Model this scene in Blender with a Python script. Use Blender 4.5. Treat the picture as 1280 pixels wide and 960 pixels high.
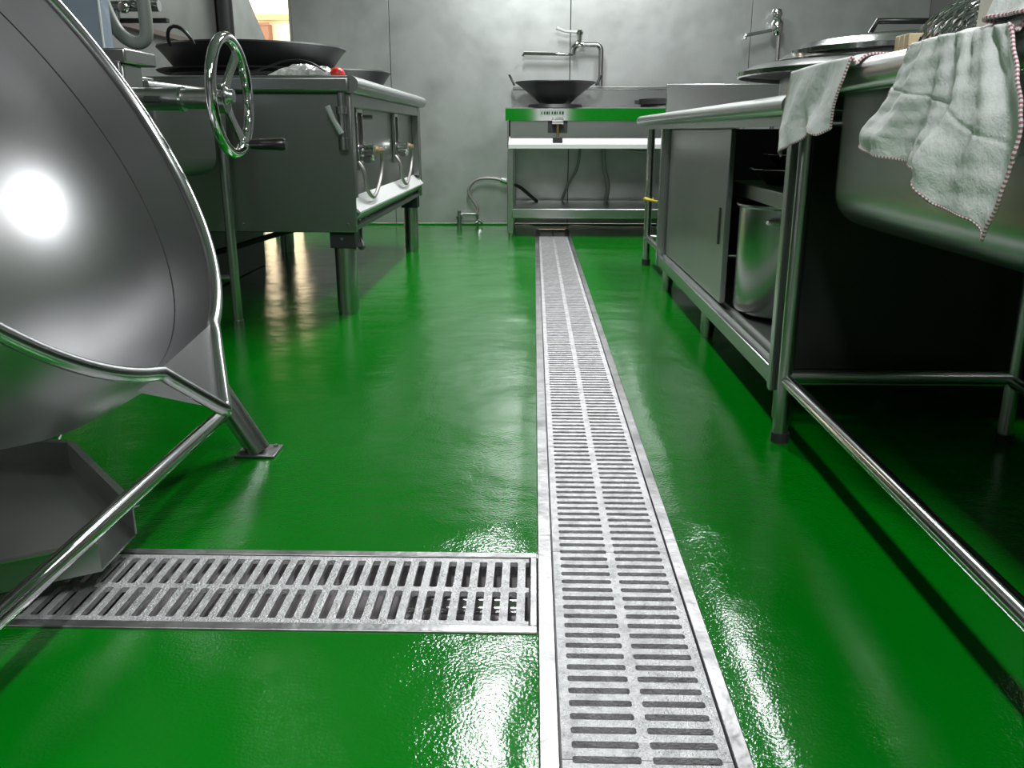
import bpy, bmesh, math, random
from mathutils import Vector, Matrix
R = math.radians
random.seed(7)
for o in list(bpy.data.objects):
    bpy.data.objects.remove(o)
scene = bpy.context.scene
COL = scene.collection

# ------------------------------------------------------------------ camera
cd = bpy.data.cameras.new('camera'); cam = bpy.data.objects.new('camera', cd); COL.objects.link(cam)
cd.sensor_width = 36.0; cd.lens = 36.0 * 1075.0 / 1280.0; cd.clip_start = 0.02
cam.location = (0, 0, 0.66)
cam.rotation_euler = (R(90 - 16.332), 0, R(1.432))
scene.camera = cam

# ------------------------------------------------------------------ world (daylight outside the door)
w = bpy.data.worlds.new('world'); scene.world = w; w.use_nodes = True
bg = w.node_tree.nodes['Background']
bg.inputs[0].default_value = (1.0, 0.93, 0.82, 1); bg.inputs[1].default_value = 7.0

# ------------------------------------------------------------------ exposure
vs = scene.view_settings
vs.view_transform = 'Standard'; vs.look = 'None'; vs.exposure = 0.0; vs.gamma = 1.0; vs.use_curve_mapping = False

# ------------------------------------------------------------------ ceiling lamps (x, y, watts); fixtures are built further down
LAMPS = [(-0.15, 4.3, 80), (-0.15, -0.85, 74), (0.98, 4.3, 46), (1.15, 0.3, 26)]
LAMP_Z = 2.62
def lamp_light(x, y, p):
    l = bpy.data.lights.new('tube_light', 'AREA'); l.shape = 'RECTANGLE'; l.size = 0.17; l.size_y = 1.15
    l.energy = p; l.color = (0.97, 0.99, 1.0)
    o = bpy.data.objects.new('tube_light', l); COL.objects.link(o); o.location = (x, y, LAMP_Z - 0.012)
    return o

# ------------------------------------------------------------------ materials
MATS = {}
def mat(name, col, rough=0.5, metal=0.0, coat=0.0, noise=None, bump=None, rnoise=None, spec=0.5, emit=None, aniso=0.0, trans=0.0):
    """noise=(scale, colour2, lo, hi) mixes in a second colour; bump=(scale, strength, dist); rnoise=(scale, amount)"""
    m = bpy.data.materials.new(name); m.use_nodes = True
    nt = m.node_tree; b = nt.nodes['Principled BSDF']
    b.inputs['Base Color'].default_value = (*col, 1); b.inputs['Roughness'].default_value = rough
    b.inputs['Metallic'].default_value = metal; b.inputs['Coat Weight'].default_value = coat
    b.inputs['Coat Roughness'].default_value = 0.06; b.inputs['Specular IOR Level'].default_value = spec
    b.inputs['Anisotropic'].default_value = aniso
    if trans: b.inputs['Transmission Weight'].default_value = trans
    if emit:
        b.inputs['Emission Color'].default_value = (*emit[:3], 1); b.inputs['Emission Strength'].default_value = emit[3]
    tc = nt.nodes.new('ShaderNodeTexCoord')
    def ntex(scale, detail=4.0, stretch=None):
        t = nt.nodes.new('ShaderNodeTexNoise'); t.inputs['Scale'].default_value = scale; t.inputs['Detail'].default_value = detail
        if stretch:
            mp = nt.nodes.new('ShaderNodeMapping'); mp.inputs['Scale'].default_value = stretch
            nt.links.new(tc.outputs['Object'], mp.inputs[0]); nt.links.new(mp.outputs[0], t.inputs['Vector'])
        else:
            nt.links.new(tc.outputs['Object'], t.inputs['Vector'])
        return t
    if noise:
        t = ntex(noise[0]); cr = nt.nodes.new('ShaderNodeValToRGB')
        cr.color_ramp.elements[0].position = noise[2]; cr.color_ramp.elements[1].position = noise[3]
        cr.color_ramp.elements[0].color = (*col, 1); cr.color_ramp.elements[1].color = (*noise[1], 1)
        nt.links.new(t.outputs['Fac'], cr.inputs[0]); nt.links.new(cr.outputs[0], b.inputs['Base Color'])
    if rnoise:
        t = ntex(rnoise[0], 5.0); mr = nt.nodes.new('ShaderNodeMapRange')
        mr.inputs['To Min'].default_value = max(0.02, rough - rnoise[1]); mr.inputs['To Max'].default_value = rough + rnoise[1]
        mr.inputs['From Min'].default_value = 0.3; mr.inputs['From Max'].default_value = 0.7
        nt.links.new(t.outputs['Fac'], mr.inputs[0]); nt.links.new(mr.outputs[0], b.inputs['Roughness'])
    if bump:
        prev = None
        for (s, st, d) in (bump if isinstance(bump[0], tuple) else (bump,)):
            t = ntex(s, 3.0); bp = nt.nodes.new('ShaderNodeBump'); bp.inputs['Strength'].default_value = st; bp.inputs['Distance'].default_value = d
            nt.links.new(t.outputs['Fac'], bp.inputs['Height'])
            if prev: nt.links.new(prev.outputs[0], bp.inputs['Normal'])
            prev = bp
        nt.links.new(prev.outputs[0], b.inputs['Normal'])
    MATS[name] = m
    return m
M = MATS
mat('green_epoxy', (0.0, 0.165, 0.004), 0.09, coat=0.0, spec=0.5, noise=(1.2, (0.0, 0.148, 0.004), 0.35, 0.7), bump=((210.0, 0.45, 0.0011), (5.0, 0.5, 0.010)), rnoise=(3.0, 0.03))
mat('wall_sheet', (0.56, 0.58, 0.565), 0.33, 0.72, noise=(4.5, (0.40, 0.42, 0.405), 0.42, 0.82), bump=((1.5, 0.3, 0.02), (9.0, 0.12, 0.006)))
mat('ceiling_paint', (0.55, 0.56, 0.55), 0.8)
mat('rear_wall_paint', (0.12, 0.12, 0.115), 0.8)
mat('steel', (0.50, 0.51, 0.50), 0.27, 1.0)
mat('stove_steel', (0.36, 0.37, 0.36), 0.32, 1.0, noise=(3.0, (0.32, 0.33, 0.32), 0.35, 0.75))
mat('splash_steel', (0.36, 0.36, 0.34), 0.42, 0.9, noise=(3.0, (0.26, 0.26, 0.245), 0.4, 0.7))
mat('kettle_steel', (0.44, 0.44, 0.45), 0.33, 1.0, noise=(4.0, (0.38, 0.375, 0.375), 0.3, 0.75))
mat('rim_steel', (0.66, 0.66, 0.67), 0.22, 1.0)
mat('polished', (0.66, 0.66, 0.66), 0.14, 1.0)
mat('chrome', (0.80, 0.80, 0.80), 0.05, 1.0)
mat('frame_steel', (0.36, 0.35, 0.355), 0.40, 0.95, noise=(16.0, (0.20, 0.20, 0.20), 0.40, 0.70), bump=(22.0, 0.7, 0.004))
mat('cast_alu', (0.60, 0.59, 0.60), 0.45, 0.6, bump=((300.0, 1.0, 0.002), (40.0, 0.2, 0.001)), noise=(60.0, (0.40, 0.395, 0.40), 0.40, 0.70))
mat('trench', (0.38, 0.35, 0.36), 0.5, 0.2)
mat('ledge_alu', (0.60, 0.61, 0.60), 0.45, 0.4)
mat('basin_steel', (0.42, 0.43, 0.42), 0.27, 1.0)
mat('shade_black', (0.012, 0.012, 0.012), 0.4)  # near black for shade under the sink, also on the light blocker
mat('iron', (0.018, 0.018, 0.019), 0.45, 0.3, bump=(30.0, 0.1, 0.002))
mat('dark_bracket', (0.02, 0.02, 0.02), 0.55)
mat('black_plastic', (0.012, 0.012, 0.013), 0.28)
mat('rubber', (0.02, 0.02, 0.02), 0.7)
mat('grey_hose', (0.22, 0.25, 0.22), 0.45)
mat('braided', (0.34, 0.33, 0.31), 0.45, 0.6, bump=(300.0, 0.5, 0.001))
mat('brass', (0.62, 0.42, 0.20), 0.3, 1.0)
mat('red_plastic', (0.75, 0.03, 0.02), 0.35)
mat('yellow_tie', (0.7, 0.55, 0.05), 0.5)
mat('film', (0.36, 0.42, 0.52), 0.25, 0.3, bump=(9.0, 0.35, 0.02))
mat('plastic_bag', (0.55, 0.55, 0.54), 0.12, 0.4, bump=(40.0, 0.6, 0.01))
mat('cloth', (0.84, 0.85, 0.84), 0.9, bump=((420.0, 0.5, 0.001), (70.0, 0.45, 0.004), (28.0, 0.4, 0.008)), spec=0.2)
mat('stitch_pink', (0.42, 0.16, 0.20), 0.8)
mat('stitch_white', (0.80, 0.74, 0.75), 0.8)
mat('wood', (0.62, 0.50, 0.32), 0.6, noise=(18.0, (0.50, 0.38, 0.22), 0.4, 0.7))
mat('card', (0.60, 0.57, 0.48), 0.7)
mat('sticker', (0.75, 0.78, 0.74), 0.5)
mat('print_dark', (0.06, 0.08, 0.07), 0.6)
mat('rail_brown', (0.13, 0.10, 0.09), 0.5, 0.3)
mat('lamp_white', (0.8, 0.8, 0.8), 0.5)
mat('diffuser', (0.9, 0.9, 0.9), 0.5, emit=(0.97, 0.99, 1.0, 4.0))
mat('outdoor_plaster', (0.80, 0.70, 0.52), 0.9)
mat('outdoor_orange', (0.62, 0.36, 0.16), 0.8)
mat('outdoor_brown', (0.20, 0.10, 0.06), 0.8)
mat('concrete', (0.45, 0.42, 0.36), 0.9)
mat('seam', (0.03, 0.028, 0.026), 0.7)

# ------------------------------------------------------------------ mesh builder
class MB:
    def __init__(s): s.v = []; s.f = []; s.m = []
    def add(s, vs, fs, mi=0):
        n = len(s.v); s.v += [Vector(p) for p in vs]; s.f += [tuple(i + n for i in f) for f in fs]; s.m += [mi] * len(fs); return s
    def box(s, x0, x1, y0, y1, z0, z1, mi=0):
        return s.add([(x0,y0,z0),(x1,y0,z0),(x1,y1,z0),(x0,y1,z0),(x0,y0,z1),(x1,y0,z1),(x1,y1,z1),(x0,y1,z1)],
                     [(0,3,2,1),(4,5,6,7),(0,1,5,4),(1,2,6,5),(2,3,7,6),(3,0,4,7)], mi)
    def prism(s, poly, axis, a, b, mi=0):
        """poly of 2D points extruded along axis from a to b"""
        def P(p, t):
            return {'x': (t, p[0], p[1]), 'y': (p[0], t, p[1]), 'z': (p[0], p[1], t)}[axis]
        n = len(poly)
        vs_ = [P(p, a) for p in poly] + [P(p, b) for p in poly]
        fs = [tuple(range(n))[::-1], tuple(range(n, 2*n))] + [(i, (i+1) % n, n + (i+1) % n, n + i) for i in range(n)]
        return s.add(vs_, fs, mi)
    def tube(s, pts, r, seg=10, closed=False, mi=0, cap=True, altmi=None):
        pts = [Vector(p) for p in pts]; n = len(pts); rings = []
        rr = r if isinstance(r, (list, tuple)) else [r] * n
        up = None
        for i, p in enumerate(pts):
            if closed: t = pts[(i+1) % n] - pts[i-1]
            else: t = pts[min(i+1, n-1)] - pts[max(i-1, 0)]
            if t.length < 1e-9: t = Vector((0,0,1))
            t.normalize()
            if up is None:
                up = Vector((0,0,1)) if abs(t.z) < 0.9 else Vector((1,0,0))
            up = (up - t * up.dot(t))
            if up.length < 1e-6: up = Vector((1,0,0)) - t * t.x
            up.normalize(); sd = t.cross(up)
            rings.append([p + (up * math.cos(2*math.pi*k/seg) + sd * math.sin(2*math.pi*k/seg)) * rr[i] for k in range(seg)])
        base = len(s.v)
        for rg in rings: s.v += rg
        for i in range(n if closed else n - 1):
            j = (i + 1) % n
            for k in range(seg):
                k2 = (k + 1) % seg
                s.f.append((base + i*seg + k, base + i*seg + k2, base + j*seg + k2, base + j*seg + k))
                s.m.append(mi if altmi is None else (mi if i % 2 else altmi))
        if cap and not closed:
            s.f.append(tuple(base + k for k in range(seg))[::-1]); s.m.append(mi)
            s.f.append(tuple(base + (n-1)*seg + k for k in range(seg))); s.m.append(mi)
        return s
    def cyl(s, p, q, r, seg=16, r2=None, mi=0):
        return s.tube([p, q], [r, r if r2 is None else r2], seg, mi=mi)
    def lathe(s, prof, c=(0,0,0), n=(0,0,1), seg=48, mi=0, u=None):
        """prof list of (radius, height along n)"""
        n = Vector(n).normalized(); u = Vector(u) if u else (Vector((1,0,0)) if abs(n.x) < 0.9 else Vector((0,1,0)))
        u = (u - n * u.dot(n)).normalized(); v = n.cross(u); c = Vector(c); base = len(s.v)
        idx = []
        for (r, h) in prof:
            if r < 1e-6:
                idx.append([len(s.v)]); s.v.append(c + n * h)
            else:
                idx.append(list(range(len(s.v), len(s.v) + seg)))
                s.v += [c + n * h + (u * math.cos(2*math.pi*k/seg) + v * math.sin(2*math.pi*k/seg)) * r for k in range(seg)]
        for a, b in zip(idx, idx[1:]):
            for k in range(seg):
                k2 = (k + 1) % seg
                if len(a) == 1 and len(b) == 1: continue
                if len(a) == 1: s.f.append((a[0], b[k2], b[k])); s.m.append(mi)
                elif len(b) == 1: s.f.append((a[k], a[k2], b[0])); s.m.append(mi)
                else: s.f.append((a[k], a[k2], b[k2], b[k])); s.m.append(mi)
        return s
ORG = {}
def build(name, mb, m, parent=None, bevel=0.0, smooth=40, origin=None, fix=True, seg=2):
    """one mesh object; mb in world coordinates; origin defaults to the parent's origin or the base centre"""
    if parent is not None: org = ORG[parent.name]
    elif origin is not None: org = Vector(origin)
    else:
        xs = [p.x for p in mb.v]; ys = [p.y for p in mb.v]; zs = [p.z for p in mb.v]
        org = Vector(((min(xs)+max(xs))/2, (min(ys)+max(ys))/2, min(zs)))
    me = bpy.data.meshes.new(name); me.from_pydata([tuple(p - org) for p in mb.v], [], mb.f)
    for x in (m if isinstance(m, (list, tuple)) else [m]): me.materials.append(MATS[x])
    me.polygons.foreach_set('material_index', mb.m)
    if fix:
        bm = bmesh.new(); bm.from_mesh(me); bmesh.ops.recalc_face_normals(bm, faces=bm.faces); bm.to_mesh(me); bm.free()
    if smooth:
        me.polygons.foreach_set('use_smooth', [True] * len(me.polygons)); me.set_sharp_from_angle(angle=R(smooth))
    o = bpy.data.objects.new(name, me); COL.objects.link(o)
    if parent is not None: o.parent = parent
    else: o.location = org
    ORG[o.name] = org
    if bevel:
        b = o.modifiers.new('bevel', 'BEVEL'); b.width = bevel; b.segments = seg; b.limit_method = 'ANGLE'; b.angle_limit = R(50)
    return o
def tag(o, label, cat, group=None):
    o['label'] = label; o['category'] = cat
    if group: o['group'] = group
    return o
def thing(name, label, cat, loc, group=None):
    o = bpy.data.objects.new(name, None); COL.objects.link(o); o.location = loc; ORG[o.name] = Vector(loc)
    o.empty_display_size = 0.1
    return tag(o, label, cat, group)
def struct(name, mb, m, **k):
    o = build(name, mb, m, origin=(0,0,0), **k); o['kind'] = 'structure'; return o
def arc(c, r, a0, a1, n, ax='x'):
    out = []
    for i in range(n + 1):
        a = R(a0 + (a1 - a0) * i / n); p, q = r * math.cos(a), r * math.sin(a)
        out.append((c[0], c[1] + p, c[2] + q) if ax == 'x' else (c[0] + p, c[1], c[2] + q) if ax == 'y' else (c[0] + p, c[1] + q, c[2]))
    return out
def smoothpath(pts, n=6):
    """Catmull-Rom through the points"""
    P = [Vector(p) for p in pts]; P = [P[0]*2 - P[1]] + P + [P[-1]*2 - P[-2]]; out = []
    for i in range(1, len(P) - 2):
        a, b, c, d = P[i-1], P[i], P[i+1], P[i+2]
        for k in range(n):
            t = k / n
            out.append(0.5 * ((2*b) + (c - a)*t + (2*a - 5*b + 4*c - d)*t*t + (3*b - a - 3*c + d)*t**3))
    out.append(P[-2]); return out

# ------------------------------------------------------------------ the room
DX0, DX1 = 0.010, 0.243            # long drain, outer frame edges
GX0, GX1 = 0.034, 0.222            # long drain, grate edges
CY0, CY1 = 1.033, 1.266            # cross drain, outer frame edges
HY0, HY1 = 1.052, 1.249            # cross drain, grate edges
CXL = -1.55                        # cross drain left end
YW = 6.43
XL, XR, YB, ZC = -2.65, 2.7, -2.2, 2.7
fl = MB()
def frect(x0, x1, y0, y1, step=1.2):
    fl.add([(x0,y0,0),(x1,y0,0),(x1,y1,0),(x0,y1,0)], [(0,1,2,3)])
def ridge(d, y):
    """the trowelled coat stands up a little beside the drain and levels out further away"""
    amp = 0.0050 * (0.85 + 0.25 * math.sin(3.1 * y) + 0.2 * math.sin(7.7 * y + 1.0) + 0.12 * math.sin(19 * y))
    if d < 0.05: return amp * math.sin(math.pi / 2 * d / 0.05)
    return amp * 0.5 * (1 + math.cos(math.pi * min(1, (d - 0.05) / 0.24)))
def fgrid(xe, sgn, y0, y1, ny, fade=False):
    ds = [0, .006, .012, .018, .025, .032, .04, .05, .06, .075, .095, .12, .15, .18, .21, .24, .265, .29]; n = len(ds); vs_ = []
    for j in range(ny + 1):
        y = y0 + (y1 - y0) * j / ny
        k = 1.0 if not fade else min(1, abs(y - CY0) / 0.12, abs(y - CY1) / 0.12)
        vs_ += [(xe + sgn * d, y, ridge(d, y * (1 if sgn > 0 else 1.3)) * k) for d in ds]
    fl.add(vs_, [(j*n+i, j*n+i+1, (j+1)*n+i+1, (j+1)*n+i) for j in range(ny) for i in range(n-1)])
frect(XL, DX0 - .29, CY1, YW); frect(XL, DX0 - .29, YB, CY0); frect(XL, CXL, CY0, CY1)
fgrid(DX0, -1, CY1, YW, 160, True); fgrid(DX0, -1, YB, CY0, 90, True)
frect(DX1 + .29, XR, YB, YW); fgrid(DX1, 1, YB, YW, 260); frect(DX0, DX1, YB, 0.26); frect(DX0, DX1, 6.16, YW)
floor = struct('floor', fl, 'green_epoxy')
# trench of the drain
tr = MB()
def q4(*p): tr.add(list(p), [(0,1,2,3)])
zb = -0.075
x0, x1 = DX0 + 0.01, DX1 - 0.01
q4((x0,0.26,zb),(x1,0.26,zb),(x1,6.16,zb),(x0,6.16,zb))
q4((x1,0.26,zb),(x1,6.16,zb),(x1,6.16,-0.001),(x1,0.26,-0.001))
for (a, b) in ((0.26, CY0 + .01), (CY1 - .01, 6.16)): q4((x0,a,zb),(x0,b,zb),(x0,b,-0.001),(x0,a,-0.001))
q4((x0,0.26,zb),(x1,0.26,zb),(x1,0.26,-0.001),(x0,0.26,-0.001)); q4((x0,6.16,zb),(x1,6.16,zb),(x1,6.16,-0.001),(x0,6.16,-0.001))
y0, y1 = CY0 + .01, CY1 - .01
q4((CXL,y0,zb),(x0,y0,zb),(x0,y1,zb),(CXL,y1,zb))
q4((CXL,y0,zb),(x0,y0,zb),(x0,y0,-0.001),(CXL,y0,-0.001)); q4((CXL,y1,zb),(x0,y1,zb),(x0,y1,-0.001),(CXL,y1,-0.001))
q4((CXL,y0,zb),(CXL,y1,zb),(CXL,y1,-0.001),(CXL,y0,-0.001))
struct('trim_1', tr, 'trench', fix=False)
# a drain pipe seen down through the cross drain's slots
tag(build('drain_pipe', MB().cyl((-0.30, 1.10, -0.052), (-0.02, 1.10, -0.052), 0.022), 'polished'),
    'thicker steel pipe lying in the cross drain on the near side', 'pipe')
tag(build('drain_pipe', MB().cyl((-0.20, 1.19, -0.056), (-0.02, 1.19, -0.056), 0.018), 'polished'),
    'thinner steel pipe lying in the cross drain on the far side', 'pipe')

# stainless frames of the drains
def frame_strip(name, mb, label):
    return tag(build(name, mb, 'frame_steel', bevel=0.0012), label, 'drain frame')
zt = 0.003
dr = thing('floor_drain', 'stainless frame around the long floor drain running to the back wall', 'drain', (0.127, 3.2, -0.03))
for (a, b) in ((DX0, GX0 - 0.001), (GX1 + 0.001, DX1)):
    build('side_strip', MB().box(a, b, 0.26, 6.16, -0.03, zt), 'frame_steel', dr, bevel=0.0015)
dc = thing('floor_drain', 'stainless frame around the short cross drain beside the tilting kettle', 'drain', (-0.77, 1.15, -0.03))
for (a, b) in ((CY0, HY0 - 0.001), (HY1 + 0.001, CY1)):
    build('side_strip', MB().box(CXL, DX0 - 0.001, a, b, -0.03, zt), 'frame_steel', dc, bevel=0.0015)
build('end_strip', MB().box(DX0 - 0.012, DX0 - 0.001, HY0, HY1, -0.03, zt), 'frame_steel', dc, bevel=0.0015)

# slotted cast grates
def slot_grate(n, pitch, width, slot, halfends=True):
    """along +Y from 0 to n*pitch, width along X; joints run through the middle of a slot row"""
    L = n * pitch; mb = MB(); t = 0.008
    rail = 0.0115; mid = 0.0125
    cols = [(rail, width/2 - mid/2), (width/2 + mid/2, width - rail)]
    bm = bmesh.new()
    # top surface as strips: rails plus cross bars, every slot a real hole with chamfered corners
    def blk(x0, x1, y0, y1): mb.box(x0, x1, y0, y1, -t, 0)
    g = 0.0006
    blk(0, rail, g, L - g); blk(width - rail, width, g, L - g); blk(width/2 - mid/2, width/2 + mid/2, g, L - g)
    bar = pitch - slot; c = 0.0022
    for i in range(n):
        a = i * pitch + slot/2; b = a + bar
        for (p, q) in cols:
            # cross bar flaring at both ends so that the slot corners read rounded
            poly = [(p, a - c), (p + c, a), (q - c, a), (q, a - c), (q, b + c), (q - c, b), (p + c, b), (p, b + c)]
            mb.prism(poly, 'z', -t, 0)
    return mb
PITCH = 0.0243
NSEG = 20
gm = slot_grate(NSEG, PITCH, GX1 - GX0 - 0.002, 0.0116)
ordw = ['nearest', 'second', 'third', 'fourth', 'fifth', 'sixth', 'seventh', 'eighth', 'ninth', 'tenth', 'eleventh', 'farthest']
gy = 0.789 - NSEG * PITCH
gmesh = None
nm = 12
for i in range(nm):
    lab = {0: 'slotted cast grate at the bottom edge of the photo, nearest in the long drain',
           nm-1: 'slotted cast grate at the far end of the long drain under the stove'}.get(i, 'slotted cast grate in the long drain, %s counted from the bottom edge' % ordw[i])
    y = gy + i * NSEG * PITCH
    if gmesh is None:
        g = MB(); g.v = [p + Vector((GX0 + 0.001, y, 0.001)) for p in gm.v]; g.f = gm.f; g.m = gm.m
        o = build('drain_grate', g, 'cast_alu', smooth=0, fix=False); gmesh = o
        oz = o.location.copy()
    else:
        o = gmesh.copy(); COL.objects.link(o); o.location = oz + Vector((0, i * NSEG * PITCH, 0))
    tag(o, lab, 'drain grate', 'slotted grates of the floor drains')
# cross drain: same casting, wider slots, running along X
gm2 = slot_grate(20, PITCH, HY1 - HY0 - 0.002, 0.0122)
for i, lab in enumerate(('slotted cast grate of the cross drain, joining the long drain', 'slotted cast grate of the cross drain, under the chute tray', 'slotted cast grate of the cross drain, beneath the kettle')):
    xr = DX0 - 0.013 - i * 20 * PITCH
    g = MB(); g.v = [Vector((xr - p.y, HY0 + 0.001 + p.x, p.z + 0.001)) for p in gm2.v]; g.f = gm2.f; g.m = gm2.m
    tag(build('drain_grate', g, 'cast_alu', smooth=0, fix=True), lab, 'drain grate', 'slotted grates of the floor drains')

# walls: the back wall is made of steel sheets with narrow joints
wb = struct('wall_back', MB().box(-1.70, XR + 0.1, YW + 0.006, YW + 0.12, 0, ZC).box(-2.04, -1.70, YW + 0.006, YW + 0.12, 2.15, ZC).box(XL, -2.04, YW + 0.006, YW + 0.12, 0, ZC), 'seam')
xs = [-1.70, -1.018, 0.246, 1.492, XR]
for a, b in zip(xs, xs[1:]):
    build('panel', MB().box(a + 0.002, b - 0.002, YW, YW + 0.008, 0.012, ZC - 0.005), 'wall_sheet', wb, bevel=0.002)
build('panel', MB().box(-2.04, -1.702, YW, YW + 0.008, 2.15, ZC - 0.005), 'wall_sheet', wb)
build('panel', MB().box(XL, -2.042, YW, YW + 0.008, 0.012, ZC - 0.005), 'wall_sheet', wb)
struct('baseboard_back', MB().box(-1.70, XR, YW - 0.012, YW, 0, 0.010), 'green_epoxy')
struct('wall_left', MB().box(XL - 0.1, XL, YB, YW + 0.12, 0, ZC), 'splash_steel')
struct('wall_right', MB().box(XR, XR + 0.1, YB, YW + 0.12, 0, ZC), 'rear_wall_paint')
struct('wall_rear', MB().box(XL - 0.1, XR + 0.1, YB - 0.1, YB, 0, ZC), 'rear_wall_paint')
struct('ceiling', MB().box(XL - 0.1, XR + 0.1, YB - 0.1, YW + 0.12, ZC, ZC + 0.1), 'ceiling_paint')
# doorway trim and what lies outside it
struct('trim_2', MB().box(-1.715, -1.70, YW - 0.01, YW + 0.13, 0, 2.15), 'wall_sheet')
out = struct('ground_outside', MB().box(-6.0, 1.0, YW + 0.12, 11.0, -0.06, -0.01), 'concrete')
yw_ = thing('outdoor_wall', 'sunlit cream wall seen through the doorway behind the stove', 'wall', (-2.6, 8.6, -0.01))
build('plaster', MB().box(-5.0, -0.8, 8.6, 8.75, -0.01, 3.4), 'outdoor_plaster', yw_)
build('ledge', MB().box(-5.0, -0.8, 8.55, 8.60, 1.66, 1.71), 'outdoor_orange', yw_)
tag(build('meter_box', MB().box(-2.62, -2.46, 8.48, 8.60, 1.36, 1.62).box(-2.63, -2.45, 8.475, 8.485, 1.60, 1.63), 'outdoor_brown', bevel=0.006),
    'small brown box on the sunlit wall outside the doorway', 'box')

# ceiling lamps
for i, (x, y, p) in enumerate(LAMPS):
    t = thing('ceiling_lamp', ['tube lamp on the ceiling over the middle of the aisle', 'tube lamp on the ceiling over the front of the aisle', 'tube lamp on the ceiling over the far right worktop',
               'tube lamp on the ceiling over the right sink'][i], 'lamp', (x, y, LAMP_Z), 'ceiling tube lamps')
    build('housing', MB().prism([(x-.07, ZC-.001), (x-.10, LAMP_Z+.012), (x+.10, LAMP_Z+.012), (x+.07, ZC-.001)], 'y', y-.62, y+.62), 'lamp_white', t)
    build('diffuser', MB().box(x-.085, x+.085, y-.58, y+.58, LAMP_Z-.004, LAMP_Z+.012), 'diffuser', t, bevel=0.004)
    l = lamp_light(x, y, p); l.parent = t; l.location = (0, 0, -0.012)

# ------------------------------------------------------------------ tilting kettle (left foreground)
KC = Vector((-0.727, 1.2056, 0.705)); KR = 0.43; KT = R(59.02)
ku = Vector((math.cos(KT), 0, -math.sin(KT))); kv = Vector((0, 1, 0)); kn = Vector((math.sin(KT), 0, math.cos(KT)))
def kp(a, r=KR, d=0.0): a = R(a); return KC + (ku * math.cos(a) + kv * math.sin(a)) * r - kn * d
ket = thing('tilting_kettle', 'large tilted stainless steel kettle with a pouring spout', 'kettle', (-0.82, 1.2, 0))
KD = 0.43
inner = [(KR - 0.004, 0.0), (KR - 0.006, -0.04), (KR - 0.010, -0.08)]
for k in range(1, 17):
    a = math.pi/2 * k / 16; inner.append(((KR - 0.010) * math.cos(a), -0.08 - (KD - 0.08) * math.sin(a)))
inner[-1] = (0, inner[-1][1])
build('bowl', MB().lathe(inner, KC, kn, 96), 'kettle_steel', ket, smooth=60)
outer = [(KR + 0.002, -0.004), (KR + 0.004, -0.05), (KR + 0.002, -0.14)]
for k in range(1, 17):
    a = math.pi/2 * k / 16; outer.append(((KR + 0.002) * math.cos(a), -0.14 - 0.34 * math.sin(a)))
outer[-1] = (0, outer[-1][1])
build('jacket', MB().lathe(outer, KC, kn, 96), 'kettle_steel', ket, smooth=60)
A0, A1 = -11.0, 20.5
tip = KC + ku * 0.518 + kn * 0.004
loop = [kp(A1 + (360 + A0 - A1) * i / 110) for i in range(111)]
cl, cr = kp(A0), kp(A1)
def lerp(a, b, t): return a + (b - a) * t
loop += [lerp(cl, tip, t) for t in (0.15, 0.35, 0.6, 0.85, 0.95)] + [tip] + [lerp(tip, cr, t) for t in (0.05, 0.15, 0.4, 0.65, 0.85)]
build('rim', MB().tube(loop, 0.0105, 12, closed=True), 'rim_steel', ket, smooth=60)
# spout: a shallow dished plate between the two lips, with folded side walls under it
sp = MB(); a_, b_ = kp(A0, KR - 0.004, -0.0015), kp(A1, KR - 0.004, -0.0015)
tp = tip - kn * 0.002; mid = lerp(a_, b_, .5)
low0, low1 = kp(A0, KR + 0.001, 0.05), kp(A1, KR + 0.001, 0.05); lm = kp((A0+A1)/2, KR + 0.004, 0.055)
sp.add([a_, b_, tp, mid], [(0, 3, 2), (3, 1, 2)])
spo = build('spout', sp, 'kettle_steel', ket, fix=False, smooth=30)
build('spout_fold', MB().add([cl, low0, lm, low1, cr, tip], [(0, 1, 5), (1, 2, 5), (2, 3, 5), (3, 4, 5)]), 'kettle_steel', spo, fix=False, smooth=0)
build('weld_seam', MB().tube([kp(360*i/120, KR - 0.0098, 0.08) for i in range(120)], 0.0014, 6, closed=True), 'seam', ket)
# stand: slanted legs at both ends, floor rails and the gear column
stand = thing('kettle_stand', 'tubular steel stand with foot plates carrying the tilting kettle', 'stand', (-0.82, 1.2, 0))
for yy in (1.715, 0.66):
    for sgn in (1, -1):
        fx = -0.82 + sgn * 0.235; tx = -0.82 + sgn * 0.03
        lg = build('leg', MB().tube([(fx, yy, 0.004), (tx, yy, 0.37)], 0.025, 20), 'steel', stand)
        build('foot_plate', MB().box(fx - 0.042, fx + 0.042, yy - 0.036, yy + 0.036, 0.0005, 0.006), 'frame_steel', lg, bevel=0.001)
        for bx, by in ((.03, .022), (-.03, -.022)):
            build('bolt', MB().cyl((fx + bx, yy + by, 0.006), (fx + bx, yy + by, 0.011), 0.005, 6), 'frame_steel', lg)
    build('column', MB().box(-0.862, -0.782, yy - 0.04 + 0.045 * (yy > 1), yy + 0.04 + 0.045 * (yy > 1), 0.34, 0.785), 'steel', stand, bevel=0.004)
build('rail', MB().tube([(-0.645, 1.70, 0.096), (-0.645, 0.67, 0.096)], 0.0145, 16), 'polished', stand)
build('trunnion', MB().cyl((-0.822, 1.665, 0.62), (-0.822, 1.73, 0.62), 0.03, 20), 'steel', stand)
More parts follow.
